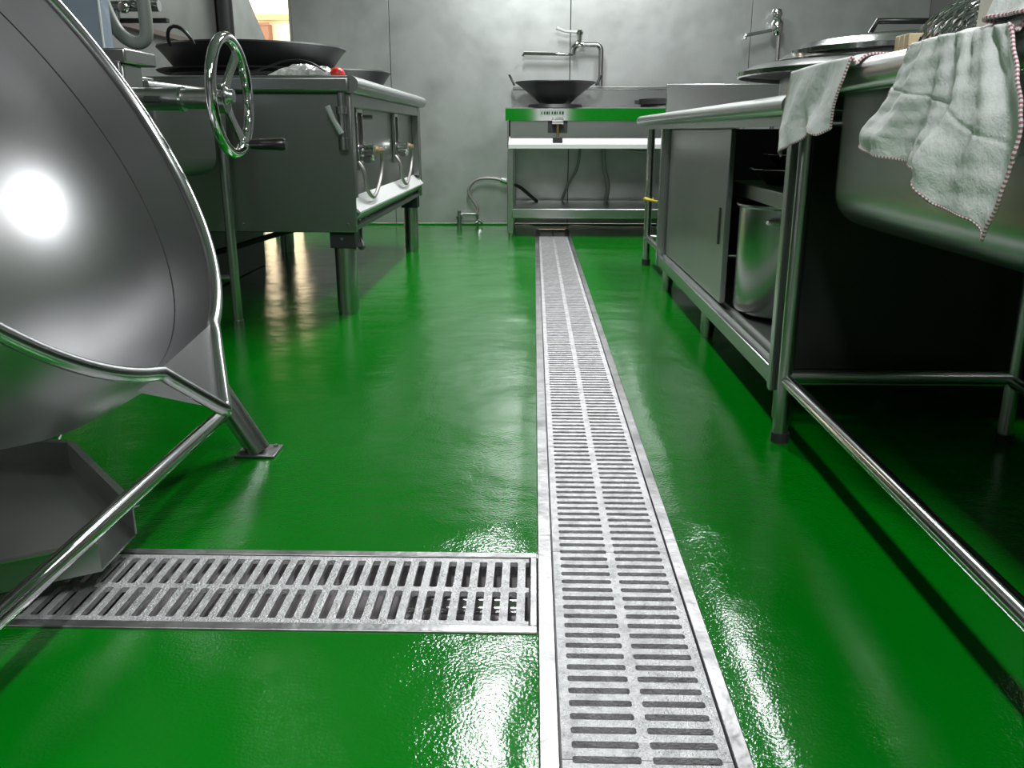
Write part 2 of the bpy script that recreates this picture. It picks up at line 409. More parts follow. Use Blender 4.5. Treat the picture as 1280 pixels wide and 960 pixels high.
# gear head on the far column
gh = thing('gear_head', 'steel gear head with a shaft housing beside the kettle rim', 'gear head', (-0.82, 1.78, 0.78))
build('cap_plate', MB().box(-0.872, -0.772, 1.71, 1.85, 0.786, 0.812), 'steel', gh, bevel=0.003)
build('guide_plate', MB().box(-0.800, -0.783, 1.704, 1.712, 0.70, 0.786).box(-0.830, -0.808, 1.704, 1.712, 0.70, 0.786), 'steel', gh, bevel=0.001)
build('slot', MB().box(-0.808, -0.800, 1.706, 1.714, 0.70, 0.786), 'dark_bracket', gh)
hs = build('shaft_housing', MB().tube([(-0.79, 1.752, 0.722), (-0.688, 1.752, 0.722)], 0.0215, 24), 'stove_steel', gh)
build('keyway', MB().box(-0.755, -0.722, 1.7285, 1.733, 0.715, 0.727), 'dark_bracket', hs, bevel=0.002)
build('collar', MB().tube([(-0.690, 1.752, 0.722), (-0.684, 1.752, 0.722)], 0.0235, 24), 'polished', hs)
build('shaft', MB().tube([(-0.684, 1.752, 0.722), (-0.63, 1.752, 0.722), (-0.628, 1.752, 0.722), (-0.600, 1.752, 0.722)], [0.0185, 0.0185, 0.027, 0.027], 24), 'stove_steel', gh)
# hand wheel, axis along X
WC = Vector((-0.592, 1.752, 0.727)); WR = 0.107
wh = thing('hand_wheel', 'chrome hand wheel with three spokes and a black crank grip', 'hand wheel', (WC.x, WC.y, WC.z - WR))
def wp(a, r, dx=0.0): a = R(a); return WC + Vector((dx, math.cos(a) * r, math.sin(a) * r))
N = 96
rm = MB(); rm.tube([wp(360*i/N, WR) for i in range(N)], 0.0105, 14, closed=True)
build('rim', rm, 'chrome', wh, smooth=70)
for k, a in enumerate((55, 180, 300)):
    pts = [wp(a, 0.012, -0.014), wp(a, 0.05, -0.010), wp(a, WR - 0.004, 0.0)]
    s_ = MB(); prev = None; wd = [0.026, 0.018, 0.024]; base = []
    tang = Vector((0, -math.sin(R(a)), math.cos(R(a))))
    vs_ = []
    for p, wv in zip(pts, wd):
        for (sx, st) in ((-.004, -1), (.004, -1), (.004, 1), (-.004, 1)): vs_.append(p + tang * wv * st * 0.55 + Vector((sx, 0, 0)))
    fs = [(0,1,2,3), (8,9,10,11)]
    for j in range(2):
        for q in range(4): fs.append((j*4+q, j*4+(q+1) % 4, j*4+4+(q+1) % 4, j*4+4+q))
    build('spoke', s_.add(vs_, fs), 'polished', wh, bevel=0.0015)
build('hub', MB().lathe([(0, -0.03), (0.022, -0.03), (0.024, -0.012), (0.014, -0.004), (0.012, 0.006), (0, 0.007)], WC, (1, 0, 0), 24), 'steel', wh)
for a in (-58, -40, -22, -4, 14, 32):
    build('finger_boss', MB().lathe([(0, -0.007), (0.006, -0.004), (0.0075, 0), (0.006, 0.004), (0, 0.007)], wp(a, WR - 0.009), (1, 0, 0), 10), 'chrome', wh)
hb = wp(298, WR - 0.004)
gp = build('grip', MB().tube([hb + Vector((0.014, 0, 0)), hb + Vector((0.018, 0, 0)), hb + Vector((0.062, 0, 0)), hb + Vector((0.082, 0, 0)), hb + Vector((0.088, 0, 0))], [0.008, 0.010, 0.0118, 0.0128, 0.010], 16), 'black_plastic', wh)
build('grip_pin', MB().cyl(hb, hb + Vector((0.016, 0, 0)), 0.006, 12), 'chrome', gp)

# chute tray under the kettle
ty = thing('chute_tray', 'folded steel drip tray funnelling under the kettle into the cross drain', 'tray', (-0.95, 1.22, 0))
plan = [(-0.640, 1.250), (-0.888, 1.522), (-1.30, 1.55), (-1.30, 0.86), (-0.95, 0.930), (-0.638, 1.133)]
def tz(x): return 0.036 + (-0.64 - x) * 0.03
tm = MB(); n = len(plan)
bot = [(x, y, tz(x)) for x, y in plan]; top = [(x, y, tz(x) + 0.046) for x, y in plan]
build('tray_bottom', MB().add(bot + [(x, y, z - 0.003) for x, y, z in bot], [tuple(range(n)), tuple(range(n, 2*n))[::-1]] + [(i, n+i, n+(i+1) % n, (i+1) % n) for i in range(n)]), 'stove_steel', ty, smooth=0)
for i in range(n - 1):
    p, q = Vector(bot[i]), Vector(bot[i+1]); P, Q = Vector(top[i]), Vector(top[i+1])
    d = (q - p); nn = Vector((d.y, -d.x, 0)).normalized(); cc = Vector((-0.95, 1.2, 0))
    if nn.dot(p - cc) < 0: nn = -nn
    th = nn * 0.0025
    wl = build('tray_wall', MB().add([p, q, Q, P, p + th, q + th, Q + th, P + th], [(0,1,2,3), (7,6,5,4), (0,4,5,1), (1,5,6,2), (2,6,7,3), (3,7,4,0)]), 'stove_steel', ty, smooth=0)
    fl_ = nn * 0.012
    build('flange', MB().add([P, Q, Q + fl_, P + fl_, P + Vector((0,0,.002)), Q + Vector((0,0,.002)), Q + fl_ + Vector((0,0,.002)), P + fl_ + Vector((0,0,.002))], [(3,2,1,0), (4,5,6,7), (0,1,5,4), (1,2,6,5), (2,3,7,6), (3,0,4,7)]), 'steel', wl, smooth=0)
for fx, fy in ((-0.9, 1.42), (-0.98, 0.98), (-1.25, 1.5), (-1.25, 0.92)):
    build('foot', MB().cyl((fx, fy, 0.0), (fx, fy, tz(fx) - 0.003), 0.012, 10), 'rubber', ty)

# ------------------------------------------------------------------ wash tank behind the kettle
tk = thing('wash_sink', 'stainless sink with a rounded basin and pipe legs behind the hand wheel', 'sink', (-1.4, 2.65, 0))
def rounded_basin(x0, x1, y0, y1, z0, z1, r, n=6):
    mb = MB(); rings = []
    for j in range(n + 1):
        a = math.pi/2 * j / n; ins = r * (1 - math.sin(a)) if False else r * (1 - math.cos(math.pi/2 - a)); z = z0 + r * (1 - math.cos(a)) if False else z0 + r - r * math.cos(a)
        ins = r - r * math.sin(a); rings.append((ins, z))
    rings.append((0, z1)); vs_ = []; cn = 5
    for ins, z in rings:
        rr = max(r - ins, 0.004)
        for (cx, cy, a0) in ((x1 - ins - rr, y1 - ins - rr, 0), (x0 + ins + rr, y1 - ins - rr, 90), (x0 + ins + rr, y0 + ins + rr, 180), (x1 - ins - rr, y0 + ins + rr, 270)):
            for k in range(cn + 1):
                a = R(a0 + 90 * k / cn); vs_.append((cx + rr * math.cos(a), cy + rr * math.sin(a), z))
    m_ = 4 * (cn + 1); fs = [tuple(range(m_))[::-1]]
    for j in range(len(rings) - 1):
        for k in range(m_): fs.append((j*m_ + k, j*m_ + (k+1) % m_, (j+1)*m_ + (k+1) % m_, (j+1)*m_ + k))
    return mb.add(vs_, fs)
build('basin', rounded_basin(-1.74, -1.035, 2.40, 2.92, 0.525, 0.765, 0.06), 'stove_steel', tk, smooth=50)
build('rim', MB().tube([(-1.76, 2.37, 0.775), (-1.02, 2.37, 0.775), (-1.02, 2.95, 0.775), (-1.76, 2.95, 0.775)], 0.016, 12, closed=True), 'steel', tk)
build('deck', MB().box(-1.76, -1.03, 2.37, 2.44, 0.765, 0.80), 'steel', tk, bevel=0.004)
for lx in (-1.045, -1.74):
    for ly in (2.965, 2.38):
        if ly < 2.5 and lx > -1.5: lx2 = -1.25
        else: lx2 = lx
        build('leg', MB().tube([(lx2, ly, 0.0), (lx2, ly, 0.02), (lx2, ly, 0.021), (lx2, ly, 0.765)], [0.020, 0.020, 0.0165, 0.0165], 16), 'steel', tk)
build('cross_rail', MB().tube([(-1.74, 2.965, 0.17), (-1.05, 2.965, 0.17)], 0.012, 12), 'steel', tk)
post = thing('film_covered_post', 'blue film covered sheet metal post behind the kettle rim', 'post', (-1.16, 2.42, 0.80))
build('post_body', MB().box(-1.31, -1.125, 2.375, 2.435, 0.8005, 1.7), 'film', post, bevel=0.006)
build('film_edge', MB().box(-1.126, -1.1225, 2.371, 2.376, 0.8005, 1.7), 'sticker', post)
# drain hose and tap above that sink
tap = thing('mixer_tap', 'chrome wall tap with a lever over the left sink', 'tap', (-1.22, 2.9, 1.0))
build('tap_body', MB().tube([(-1.410, 2.970, 1.050), (-1.210, 2.970, 1.050)], 0.018, 14).tube([(-1.350, 2.970, 1.050), (-1.350, 2.970, 1.005)], 0.010, 10), 'polished', tap)
build('spout', MB().tube(smoothpath([(-1.290, 2.950, 1.065), (-1.290, 2.950, 1.145), (-1.260, 2.920, 1.175), (-1.220, 2.900, 1.145)]), 0.010, 12), 'chrome', tap)
build('lever', MB().tube([(-1.330, 2.960, 1.080), (-1.220, 2.940, 1.090), (-1.205, 2.940, 1.115)], 0.007, 10), 'chrome', tap)
for tx in (-1.34, -1.26, -1.19):
    build('knob', MB().lathe([(0, 0), (0.016, 0.003), (0.018, 0.02), (0.012, 0.03), (0, 0.031)], (tx - 0.05, 2.945, 1.04), (0, -1, 0), 14), 'chrome', tap)
build('mount_bar', MB().box(-1.43, -1.19, 2.965, 2.99, 1.0, 1.013), 'dark_bracket', tap)
build('bracket_post', MB().tube([(-1.410, 2.980, 1.045), (-1.550, 2.980, 1.045), (-1.55, 2.965, 0.785)], 0.011, 10), 'steel', tap)
tag(build('drain_hose', MB().tube(smoothpath([(-1.275, 2.70, 1.25), (-1.275, 2.70, 1.08), (-1.24, 2.70, 0.96), (-1.19, 2.70, 0.915), (-1.152, 2.70, 0.925), (-1.145, 2.70, 0.98), (-1.148, 2.70, 1.1), (-1.15, 2.70, 1.35)]), 0.019, 14), 'grey_hose'),
    'grey green hose looping in a U above the left sink', 'hose')

# ------------------------------------------------------------------ large wok range (left)
SX, SY0, SY1 = -0.64, 3.13, 5.02
rg = thing('wok_range', 'long stainless wok range with two burner controls and round legs', 'range', (-1.2, 4.1, 0))
BX = -1.72
build('side_panel', MB().box(BX, SX, SY0, SY0 + 0.02, 0.31, 0.79), 'stove_steel', rg, bevel=0.004)
build('side_panel', MB().box(BX, SX, SY1 - 0.02, SY1, 0.31, 0.79), 'stove_steel', rg, bevel=0.004)
build('back_panel', MB().box(BX, BX + 0.02, SY0 + .02, SY1 - .02, 0.31, 0.79), 'stove_steel', rg)
build('bottom_panel', MB().box(BX + .02, SX - .01, SY0 + .02, SY1 - .02, 0.312, 0.33), 'stove_steel', rg)
fp = build('front_panel', MB().box(SX - 0.05, SX - 0.035, SY0 + 0.02, SY1 - 0.02, 0.33, 0.79), 'stove_steel', rg)
build('corner_post', MB().box(SX - 0.035, SX, SY0 + 0.02, SY0 + 0.06, 0.43, 0.79), 'stove_steel', rg, bevel=0.002)
build('corner_post', MB().box(SX - 0.035, SX, SY1 - 0.10, SY1 - 0.02, 0.43, 0.79), 'stove_steel', rg, bevel=0.002)
build('top_skirt', MB().box(SX - 0.035, SX - 0.002, SY0 + 0.02, SY1 - 0.02, 0.745, 0.79), 'stove_steel', rg, bevel=0.002)
build('front_ledge', MB().prism([(SX - 0.035, 0.43), (SX + 0.012, 0.382), (SX + 0.012, 0.376), (SX - 0.035, 0.40)], 'y', SY0 + 0.02, SY1 - 0.02), 'ledge_alu', rg, smooth=0)
build('front_skirt', MB().prism([(SX - 0.035, 0.33), (SX + 0.010, 0.375), (SX - 0.035, 0.40)], 'y', SY0 + 0.02, SY1 - 0.02), 'stove_steel', rg, smooth=0)
tpn = build('top', MB().box(BX - 0.02, SX + 0.005, SY0 - 0.025, SY1 + 0.02, 0.79, 0.847), 'stove_steel', rg, bevel=0.012, seg=3)
build('front_roll', MB().tube([(SX + 0.005, SY0 - 0.02, 0.818), (SX + 0.005, SY1 + 0.02, 0.818)], 0.0285, 20), 'steel', tpn)
for cy in (3.72, 4.55):
    build('burner_ring', MB().lathe([(0.29, 0.0), (0.31, 0.0), (0.315, 0.035), (0.285, 0.035), (0.29, 0.0)], (-1.16, cy, 0.847), (0, 0, 1), 48), 'iron', rg)
for lx, ly in ((-0.70, 3.20), (-0.70, 4.95), (-1.42, 3.20), (-1.42, 4.95)):
    lg = build('leg', MB().tube([(lx, ly, 0.0), (lx, ly, 0.012), (lx, ly, 0.013), (lx, ly, 0.26)], [0.037, 0.037, 0.040, 0.040], 24), 'steel', rg)
    build('leg_bracket', MB().box(lx - 0.046, lx + 0.046, ly - 0.046, ly + 0.046, 0.25, 0.311), 'dark_bracket', lg, bevel=0.003)
    build('bolt', MB().cyl((lx, ly - 0.046, 0.285), (lx, ly - 0.052, 0.285), 0.006, 6), 'steel', lg)
for (y, z) in ((SY0 - 0.003, 0.34),):
    for x in (-0.67, -1.05):
        build('rivet', MB().lathe([(0.006, 0), (0.004, 0.004), (0, 0.005)], (x, SY0, z), (0, -1, 0), 8), 'polished', rg)
for y in (3.19, 3.30, 4.9):
    build('rivet', MB().lathe([(0.006, 0), (0.004, 0.004), (0, 0.005)], (SX + 0.0, y, 0.352), (1, 0, -1), 8), 'polished', rg)
build('under_hook', MB().tube(smoothpath([(SX - 0.02, 3.28, 0.32), (SX - 0.02, 3.28, 0.27), (SX - 0.005, 3.25, 0.247), (SX - 0.0, 3.19, 0.25), (SX, 3.17, 0.262)]), 0.010, 10), 'dark_bracket', rg)
# burner controls on the front
for cy in (3.38, 4.28):
    bc = build('control_slot', MB().box(SX - 0.036, SX - 0.028, cy - 0.045, cy + 0.045, 0.565, 0.735), 'dark_bracket', rg)
    build('slot_frame', MB().box(SX - 0.034, SX - 0.018, cy - 0.060, cy - 0.045, 0.52, 0.745).box(SX - 0.034, SX - 0.018, cy + 0.045, cy + 0.060, 0.60, 0.745).box(SX - 0.034, SX - 0.018, cy - 0.045, cy + 0.045, 0.728, 0.745), 'steel', bc, bevel=0.002)
    vb = build('valve_body', MB().tube([(SX - 0.03, cy + 0.01, 0.585), (SX + 0.03, cy + 0.01, 0.585)], 0.030, 16).box(SX - 0.02, SX + 0.022, cy - 0.03, cy + 0.05, 0.548, 0.57), 'polished', rg)
    build('brass_fitting', MB().tube([(SX + 0.015, cy + 0.04, 0.59), (SX + 0.015, cy + 0.10, 0.59), (SX + 0.015, cy + 0.101, 0.59), (SX + 0.015, cy + 0.14, 0.59), (SX + 0.015, cy + 0.141, 0.59), (SX + 0.015, cy + 0.25, 0.588)], [0.012, 0.012, 0.018, 0.018, 0.011, 0.013], 8), 'brass', vb)
    build('gas_hose', MB().tube(smoothpath([(SX + 0.015, cy + 0.25, 0.585), (SX + 0.012, cy + 0.27, 0.54), (SX + 0.01, cy + 0.22, 0.47), (SX + 0.008, cy + 0.08, 0.415), (SX + 0.004, cy - 0.03, 0.45), (SX - 0.002, cy - 0.06, 0.52), (SX - 0.03, cy - 0.05, 0.56)]), 0.0075, 12), 'braided', vb)
build('cock', MB().tube([(SX - 0.03, 3.50, 0.715), (SX + 0.01, 3.50, 0.715)], 0.009, 10), 'stove_steel', rg)
# ball valve on the side panel
bv = build('ball_valve', MB().tube([(-0.667, SY0 - 0.025, 0.79), (-0.667, SY0 - 0.025, 0.745), (-0.667, SY0 - 0.025, 0.744), (-0.667, SY0 - 0.025, 0.72), (-0.667, SY0 - 0.025, 0.719), (-0.667, SY0 - 0.025, 0.64), (-0.667, SY0 - 0.025, 0.639), (-0.667, SY0 - 0.025, 0.60)], [0.013, 0.013, 0.02, 0.02, 0.014, 0.014, 0.017, 0.017], 12), 'stove_steel', rg)
build('lever', MB().tube([(-0.667, SY0 - 0.05, 0.655), (-0.69, SY0 - 0.06, 0.70), (-0.708, SY0 - 0.062, 0.745)], [0.010, 0.009, 0.011], 8), 'ledge_alu', bv)
build('feed_pipe', MB().tube(smoothpath([(-0.79, 3.35, 0.312), (-0.95, 3.38, 0.29), (-1.35, 3.4, 0.18), (-1.70, 3.42, 0.14)]), 0.011, 10), 'dark_bracket', rg)

gb = thing('grease_box', 'dark metal box on the floor beneath the wok range', 'box', (-1.56, 4.0, 0))
build('box_body', MB().box(-1.74, -1.385, 3.62, 4.42, 0.0, 0.255), 'iron', gb, bevel=0.006)
build('box_lid', MB().box(-1.75, -1.375, 3.61, 4.43, 0.255, 0.275), 'iron', gb, bevel=0.004)
# splash panels behind the range
sb = thing('splash_panel', 'grey steel splash panel standing behind the wok range', 'splash panel', (-1.80, 4.1, 0))
build('sheet', MB().prism([(2.9, 0.42), (5.25, 0.42), (5.25, 2.1), (2.9, 2.1)], 'x', -1.80, -1.785), 'splash_steel', sb)
build('grease_rail', MB().box(-1.786, -1.745, 3.2, 5.16, 1.09, 1.115), 'rail_brown', sb, bevel=0.003)
for yy in (2.93, 5.2): build('post', MB().box(-1.815, -1.785, yy, yy + 0.03, 0, 0.43), 'steel', sb)
sb2 = thing('end_screen', 'pale sheet screen with a slanted edge beside the doorway', 'screen', (-1.77, 5.6, 0))
build('sheet', MB().prism([(5.27, 0.42), (6.05, 0.42), (6.05, 1.22), (5.50, 1.60), (5.27, 1.78)], 'x', -1.785, -1.77), 'wall_sheet', sb2)
build('post', MB().box(-1.80, -1.77, 6.0, 6.03, 0, 0.43), 'steel', sb2)
tag(build('dark_upright', MB().tube([(-1.74, 5.17, 0.86), (-1.74, 5.17, 2.0)], 0.045, 18), 'iron'), 'dark upright cylinder in place of a dark smear behind the wok range', 'pipe')  # dark cylinder in place of a dark smear between the two sheets
bpy.data.objects['dark_upright'].location.z = 0.847

# woks
def wok_profile(r, d, t=0.006, k0=0.36):
    pr = []
    for k in range(13):
        a = k / 12; pr.append((r * (k0 + (1 - k0) * a), -d * (1 - a) ** 1.15))
    inn = [(p - t * 0.6, h + t) for p, h in reversed(pr)]
    return [(0, -d)] + pr + inn + [(0, -d + t)]
def wok(label, c, r, d, handles, group='iron woks', k0=0.36):
    t = thing('wok', label, 'wok', (c[0], c[1], c[2] - d), group)
    build('pan', MB().lathe(wok_profile(r, d, k0=k0), c, (0, 0, 1), 56), 'iron', t, smooth=50)
    for a in handles:
        ca, sa = math.cos(R(a)), math.sin(R(a)); h = []
        for k in range(13):
            b = math.pi * k / 12; ra = r + 0.004 + 0.032 * math.sin(b); tt = 0.06 * math.cos(b)
            h.append((c[0] + ra * ca - tt * sa, c[1] + ra * sa + tt * ca, c[2] - 0.012 + 0.062 * math.sin(b)))
        build('handle', MB().tube(h, 0.007, 8), 'iron', t)
    return t
wok('wide black iron wok on the near burner of the left range', (-1.157, 3.75, 0.984), 0.375, 0.085, (112, 245), k0=0.82)
tag(build('iron_tray', MB().lathe([(0, 0.0), (0.345, 0.0), (0.372, 0.010), (0.375, 0.016), (0.34, 0.008), (0, 0.006)], (-1.165, 3.75, 0.883), (0, 0, 1), 48), 'iron'),
    'dark shallow iron tray lying under the wide wok on the near burner', 'tray')
wok('smaller black iron wok on the far burner of the left range', (-1.02, 4.62, 0.946), 0.285, 0.060, (), k0=0.85)
tag(build('plastic_bag', MB().add(*(lambda nx, ny: ([(-0.93 + 0.235 * i / nx, 3.15 + 0.16 * j / ny, 0.850 + (0.036 * math.sin(math.pi * i / nx) ** .5 * math.sin(math.pi * j / ny) ** .5) * (0.75 + 0.5 * random.random())) for j in range(ny + 1) for i in range(nx + 1)],
    [(j*(nx+1)+i, j*(nx+1)+i+1, (j+1)*(nx+1)+i+1, (j+1)*(nx+1)+i) for j in range(ny) for i in range(nx)]))(16, 10)), 'plastic_bag', smooth=0),
    'crumpled shiny plastic bag on the near edge of the left range', 'bag')
tag(build('wire_hook', MB().tube(smoothpath([(-0.985, 3.13, 0.856), (-0.92, 3.13, 0.876), (-0.85, 3.13, 0.896), (-0.78, 3.13, 0.892), (-0.72, 3.13, 0.860)]), 0.003, 8), 'iron'),
    'thin black wire arching over the plastic bag on the left range', 'wire')
rc = thing('red_cap', 'round red plastic cap on the near corner of the left range', 'cap', (-0.692, 3.18, 0.8475))
build('dome', MB().lathe([(0, 0), (0.026, 0), (0.027, 0.010), (0.022, 0.022), (0.012, 0.028), (0, 0.030)], (-0.692, 3.18, 0.8475), (0, 0, 1), 24), 'red_plastic', rc)
build('skirt', MB().lathe([(0.027, 0), (0.029, 0.001), (0.029, 0.007), (0.027, 0.008)], (-0.692, 3.18, 0.8475), (0, 0, 1), 24), 'red_plastic', rc)

# ------------------------------------------------------------------ far stove on the back wall
FY, FB = 5.62, 6.40
FX0, FX1 = -0.172, 1.28
fs_ = thing('wok_stove', 'low two burner steel stove with a splashback against the back wall', 'stove', (0.55, 6.0, 0))
ft = build('top', MB().box(FX0, FX1, FY, FB, 0.785, 0.806), 'polished', fs_, bevel=0.004)
build('front_lip', MB().prism([(FY, 0.806), (FY - 0.012, 0.800), (FY + 0.022, 0.728), (FY + 0.030, 0.728)], 'x', FX0 - 0.01, FX1), 'polished', ft, smooth=30)
st = build('sticker', MB().add([(0.03, FY - 0.0085, 0.789), (0.19, FY - 0.0085, 0.789), (0.19, FY + 0.0065, 0.757), (0.03, FY + 0.0065, 0.757)], [(0,1,2,3)]), 'sticker', fs_, fix=False)
mk = MB()
for k in range(9):
    xx = 0.042 + k * 0.016; w_ = 0.006 + 0.006 * ((k * 7) % 3) / 2
    mk.add([(xx, FY - 0.006, 0.782), (xx + w_, FY - 0.006, 0.782), (xx + w_, FY + 0.002, 0.765), (xx, FY + 0.002, 0.765)], [(0,1,2,3)])
build('print', mk, 'print_dark', st, fix=False)
build('splashback', MB().box(FX0 + 0.01, FX1, FB - 0.02, FB, 0.806, 0.945), 'steel', fs_, bevel=0.002)
build('splash_cap', MB().box(FX0 + 0.02, FX1, FB - 0.03, FB, 0.945, 0.965), 'stove_steel', fs_, bevel=0.003)
cp = build('control_panel', MB().box(FX0 + 0.02, FX1, FY + 0.035, FY + 0.05, 0.625, 0.785), 'steel', fs_)
for x in (0.146, 0.885):
    sl = build('control_slot', MB().box(x - 0.062, x + 0.062, FY + 0.031, FY + 0.036, 0.655, 0.745), 'dark_bracket', cp)
    vv = build('gas_valve', MB().tube([(x - 0.03, FY + 0.015, 0.715), (x + 0.035, FY + 0.015, 0.715)], 0.013, 12).tube([(x, FY + 0.015, 0.715), (x, FY + 0.015, 0.60)], 0.009, 10), 'brass', fs_)
    build('valve_knob', MB().tube([(x - 0.035, FY + 0.008, 0.72), (x + 0.035, FY + 0.008, 0.72)], 0.016, 12), 'polished', vv)
    build('valve_foot', MB().box(x - 0.03, x + 0.03, FY + 0.0, FY + 0.03, 0.585, 0.63), 'dark_bracket', vv, bevel=0.004)
build('drip_shelf', MB().prism([(FY - 0.01, 0.560), (FY - 0.01, 0.585), (FY + 0.05, 0.632), (FY + 0.06, 0.625), (FY + 0.06, 0.560)], 'x', FX0 + 0.01, FX1), 'ledge_alu', fs_, smooth=0)
build('side_panel', MB().box(FX0, FX0 + 0.012, FY + 0.02, FB, 0.55, 0.785), 'steel', fs_)
build('side_panel', MB().box(FX1 - 0.012, FX1, FY + 0.02, FB, 0.55, 0.785), 'steel', fs_)
build('under_pan', MB().box(FX0 + .012, FX1 - .012, FY + 0.06, FB - 0.02, 0.56, 0.575), 'stove_steel', fs_)
build('lower_shelf', MB().box(FX0 + 0.03, FX1, FY + 0.01, FB - 0.05, 0.125, 0.185), 'steel', fs_, bevel=0.004)
for lx, ly in ((FX0 + 0.02, FY + 0.035), (FX0 + 0.02, FB - 0.06), (FX1 - 0.03, FY + 0.035), (FX1 - 0.03, FB - 0.06)):
    lg = build('leg', MB().box(lx - 0.02, lx + 0.02, ly - 0.02, ly + 0.02, 0.03, 0.56), 'steel', fs_, bevel=0.004)
    build('leg_foot', MB().cyl((lx, ly, 0.0), (lx, ly, 0.03), 0.016, 12), 'steel', lg)
for x0_, pts in ((0, [(0.32, 6.2, 0.56), (0.30, 6.2, 0.42), (0.24, 6.25, 0.30), (0.20, 6.3, 0.19)]), (1, [(0.48, 6.2, 0.56), (0.49, 6.2, 0.42), (0.52, 6.22, 0.30), (0.51, 6.25, 0.19)]), (2, [(0.60, 6.15, 0.555), (0.74, 6.15, 0.53), (0.90, 6.15, 0.555)])):
    build('gas_hose', MB().tube(smoothpath(pts), 0.016 if x0_ == 1 else 0.010, 10), 'grey_hose', fs_)
for cx in (0.135, 0.875):
    build('burner_ring', MB().lathe([(0.17, 0), (0.185, 0), (0.175, 0.026), (0.165, 0.026), (0.17, 0)], (cx, 5.97, 0.8065), (0, 0, 1), 40), 'iron', fs_)
build('trivet', MB().lathe([(0.10, 0.026), (0.19, 0.026), (0.19, 0.06), (0.10, 0.06), (0.10, 0.026)], (0.875, 5.97, 0.8065), (0, 0, 1), 32).box(0.66, 0.72, 5.95, 5.99, 0.835, 0.86), 'iron', fs_)
wok('black iron wok with two loop handles on the back wall stove', (0.135, 5.97, 0.968), 0.265, 0.132, (180, 0))
# wall taps
def wall_tap(label, x, ztop, y=6.33, base=0.945, arm=0.33):
    t = thing('wall_tap', label, 'tap', (x, y, base), 'long reach taps on the back wall')
    build('riser', MB().tube([(x, y, base)] + [(x, y, ztop - 0.05)] + arc((x - 0.04, y, ztop - 0.05), 0.04, 0, 90, 6, 'y') + [(x - 0.13, y, ztop - 0.01)], 0.017, 14), 'steel', t)
    build('valve', MB().tube([(x - 0.12, y, ztop - 0.01), (x - 0.16, y, ztop), (x - 0.19, y, ztop - 0.03), (x - 0.195, y, ztop - 0.075)], [0.020, 0.026, 0.022, 0.018], 14).tube([(x - 0.15, y, ztop), (x - 0.15, y, ztop + 0.055)], 0.016, 12), 'chrome', t)
    build('knob', MB().lathe([(0, 0), (0.022, 0.004), (0.026, 0.02), (0.016, 0.034), (0, 0.036)], (x - 0.15, y, ztop + 0.05), (0, 0, 1), 16), 'chrome', t)
    build('lever', MB().tube([(x - 0.15, y, ztop + 0.07), (x - 0.25, y - 0.01, ztop + 0.075), (x - 0.31, y - 0.02, ztop + 0.095)], [0.010, 0.009, 0.012], 10), 'sticker', t)
    build('swing_spout', MB().tube([(x - 0.19, y, ztop - 0.072), (x - 0.20 - arm, y, ztop - 0.065), (x - 0.207 - arm, y, ztop - 0.085)], 0.012, 12), 'chrome', t)
    return t
wall_tap('long reach wall tap with a lever above the iron wok', 0.455, 1.245, base=0.966)
t2 = thing('wall_tap', 'swing tap on a tall riser at the right end of the back wall', 'tap', (1.66, 6.33, 0.0), 'long reach taps on the back wall')
build('riser', MB().tube([(1.66, 6.33, 0.0), (1.66, 6.33, 1.30)], 0.015, 14), 'steel', t2)
build('valve', MB().lathe([(0, 0), (0.03, 0.0), (0.042, 0.03), (0.042, 0.08), (0.022, 0.11), (0, 0.112)], (1.645, 6.33, 1.29), (0, 0, 1), 16), 'chrome', t2)
build('knob', MB().lathe([(0, 0), (0.03, 0.01), (0.04, 0.04), (0.03, 0.07), (0, 0.08)], (1.635, 6.33, 1.385), (0, 0, 1), 16), 'chrome', t2)
build('swing_spout', MB().tube([(1.62, 6.33, 1.325), (1.43, 6.30, 1.29), (1.425, 6.30, 1.265)], 0.013, 12), 'chrome', t2)
# floor valve with a braided hose at the wall
fv = thing('water_valve', 'small floor standing water valve with a braided hose by the back wall', 'valve', (-0.545, 6.36, 0))
build('stub_pipe', MB().tube([(-0.545, 6.37, 0.0), (-0.545, 6.37, 0.05), (-0.545, 6.37, 0.051), (-0.545, 6.37, 0.07), (-0.545, 6.37, 0.071), (-0.545, 6.37, 0.11)], [0.018, 0.018, 0.026, 0.026, 0.014, 0.014], 12).tube([(-0.545, 6.37, 0.085), (-0.42, 6.37, 0.085)], 0.010, 10), 'steel', fv)
build('braided_hose', MB().tube(smoothpath([(-0.42, 6.37, 0.085), (-0.41, 6.37, 0.13), (-0.455, 6.37, 0.20), (-0.475, 6.37, 0.26), (-0.43, 6.37, 0.32), (-0.36, 6.37, 0.34), (-0.27, 6.37, 0.335), (-0.215, 6.37, 0.315)]), 0.011, 10), 'braided', fv)
build('nut', MB().tube([(-0.24, 6.37, 0.325), (-0.19, 6.37, 0.31)], 0.018, 8), 'chrome', fv)
build('black_hose', MB().tube(smoothpath([(-0.19, 6.37, 0.31), (-0.10, 6.30, 0.28), (-0.02, 6.25, 0.22), (0.02, 6.2, 0.19)]), 0.012, 10), 'rubber', fv)
build('handle', MB().tube([(-0.43, 6.35, 0.03), (-0.40, 6.35, 0.045), (-0.37, 6.35, 0.02)], 0.012, 8).cyl((-0.41, 6.35, 0.0), (-0.41, 6.35, 0.085), 0.010, 8), 'polished', fv)

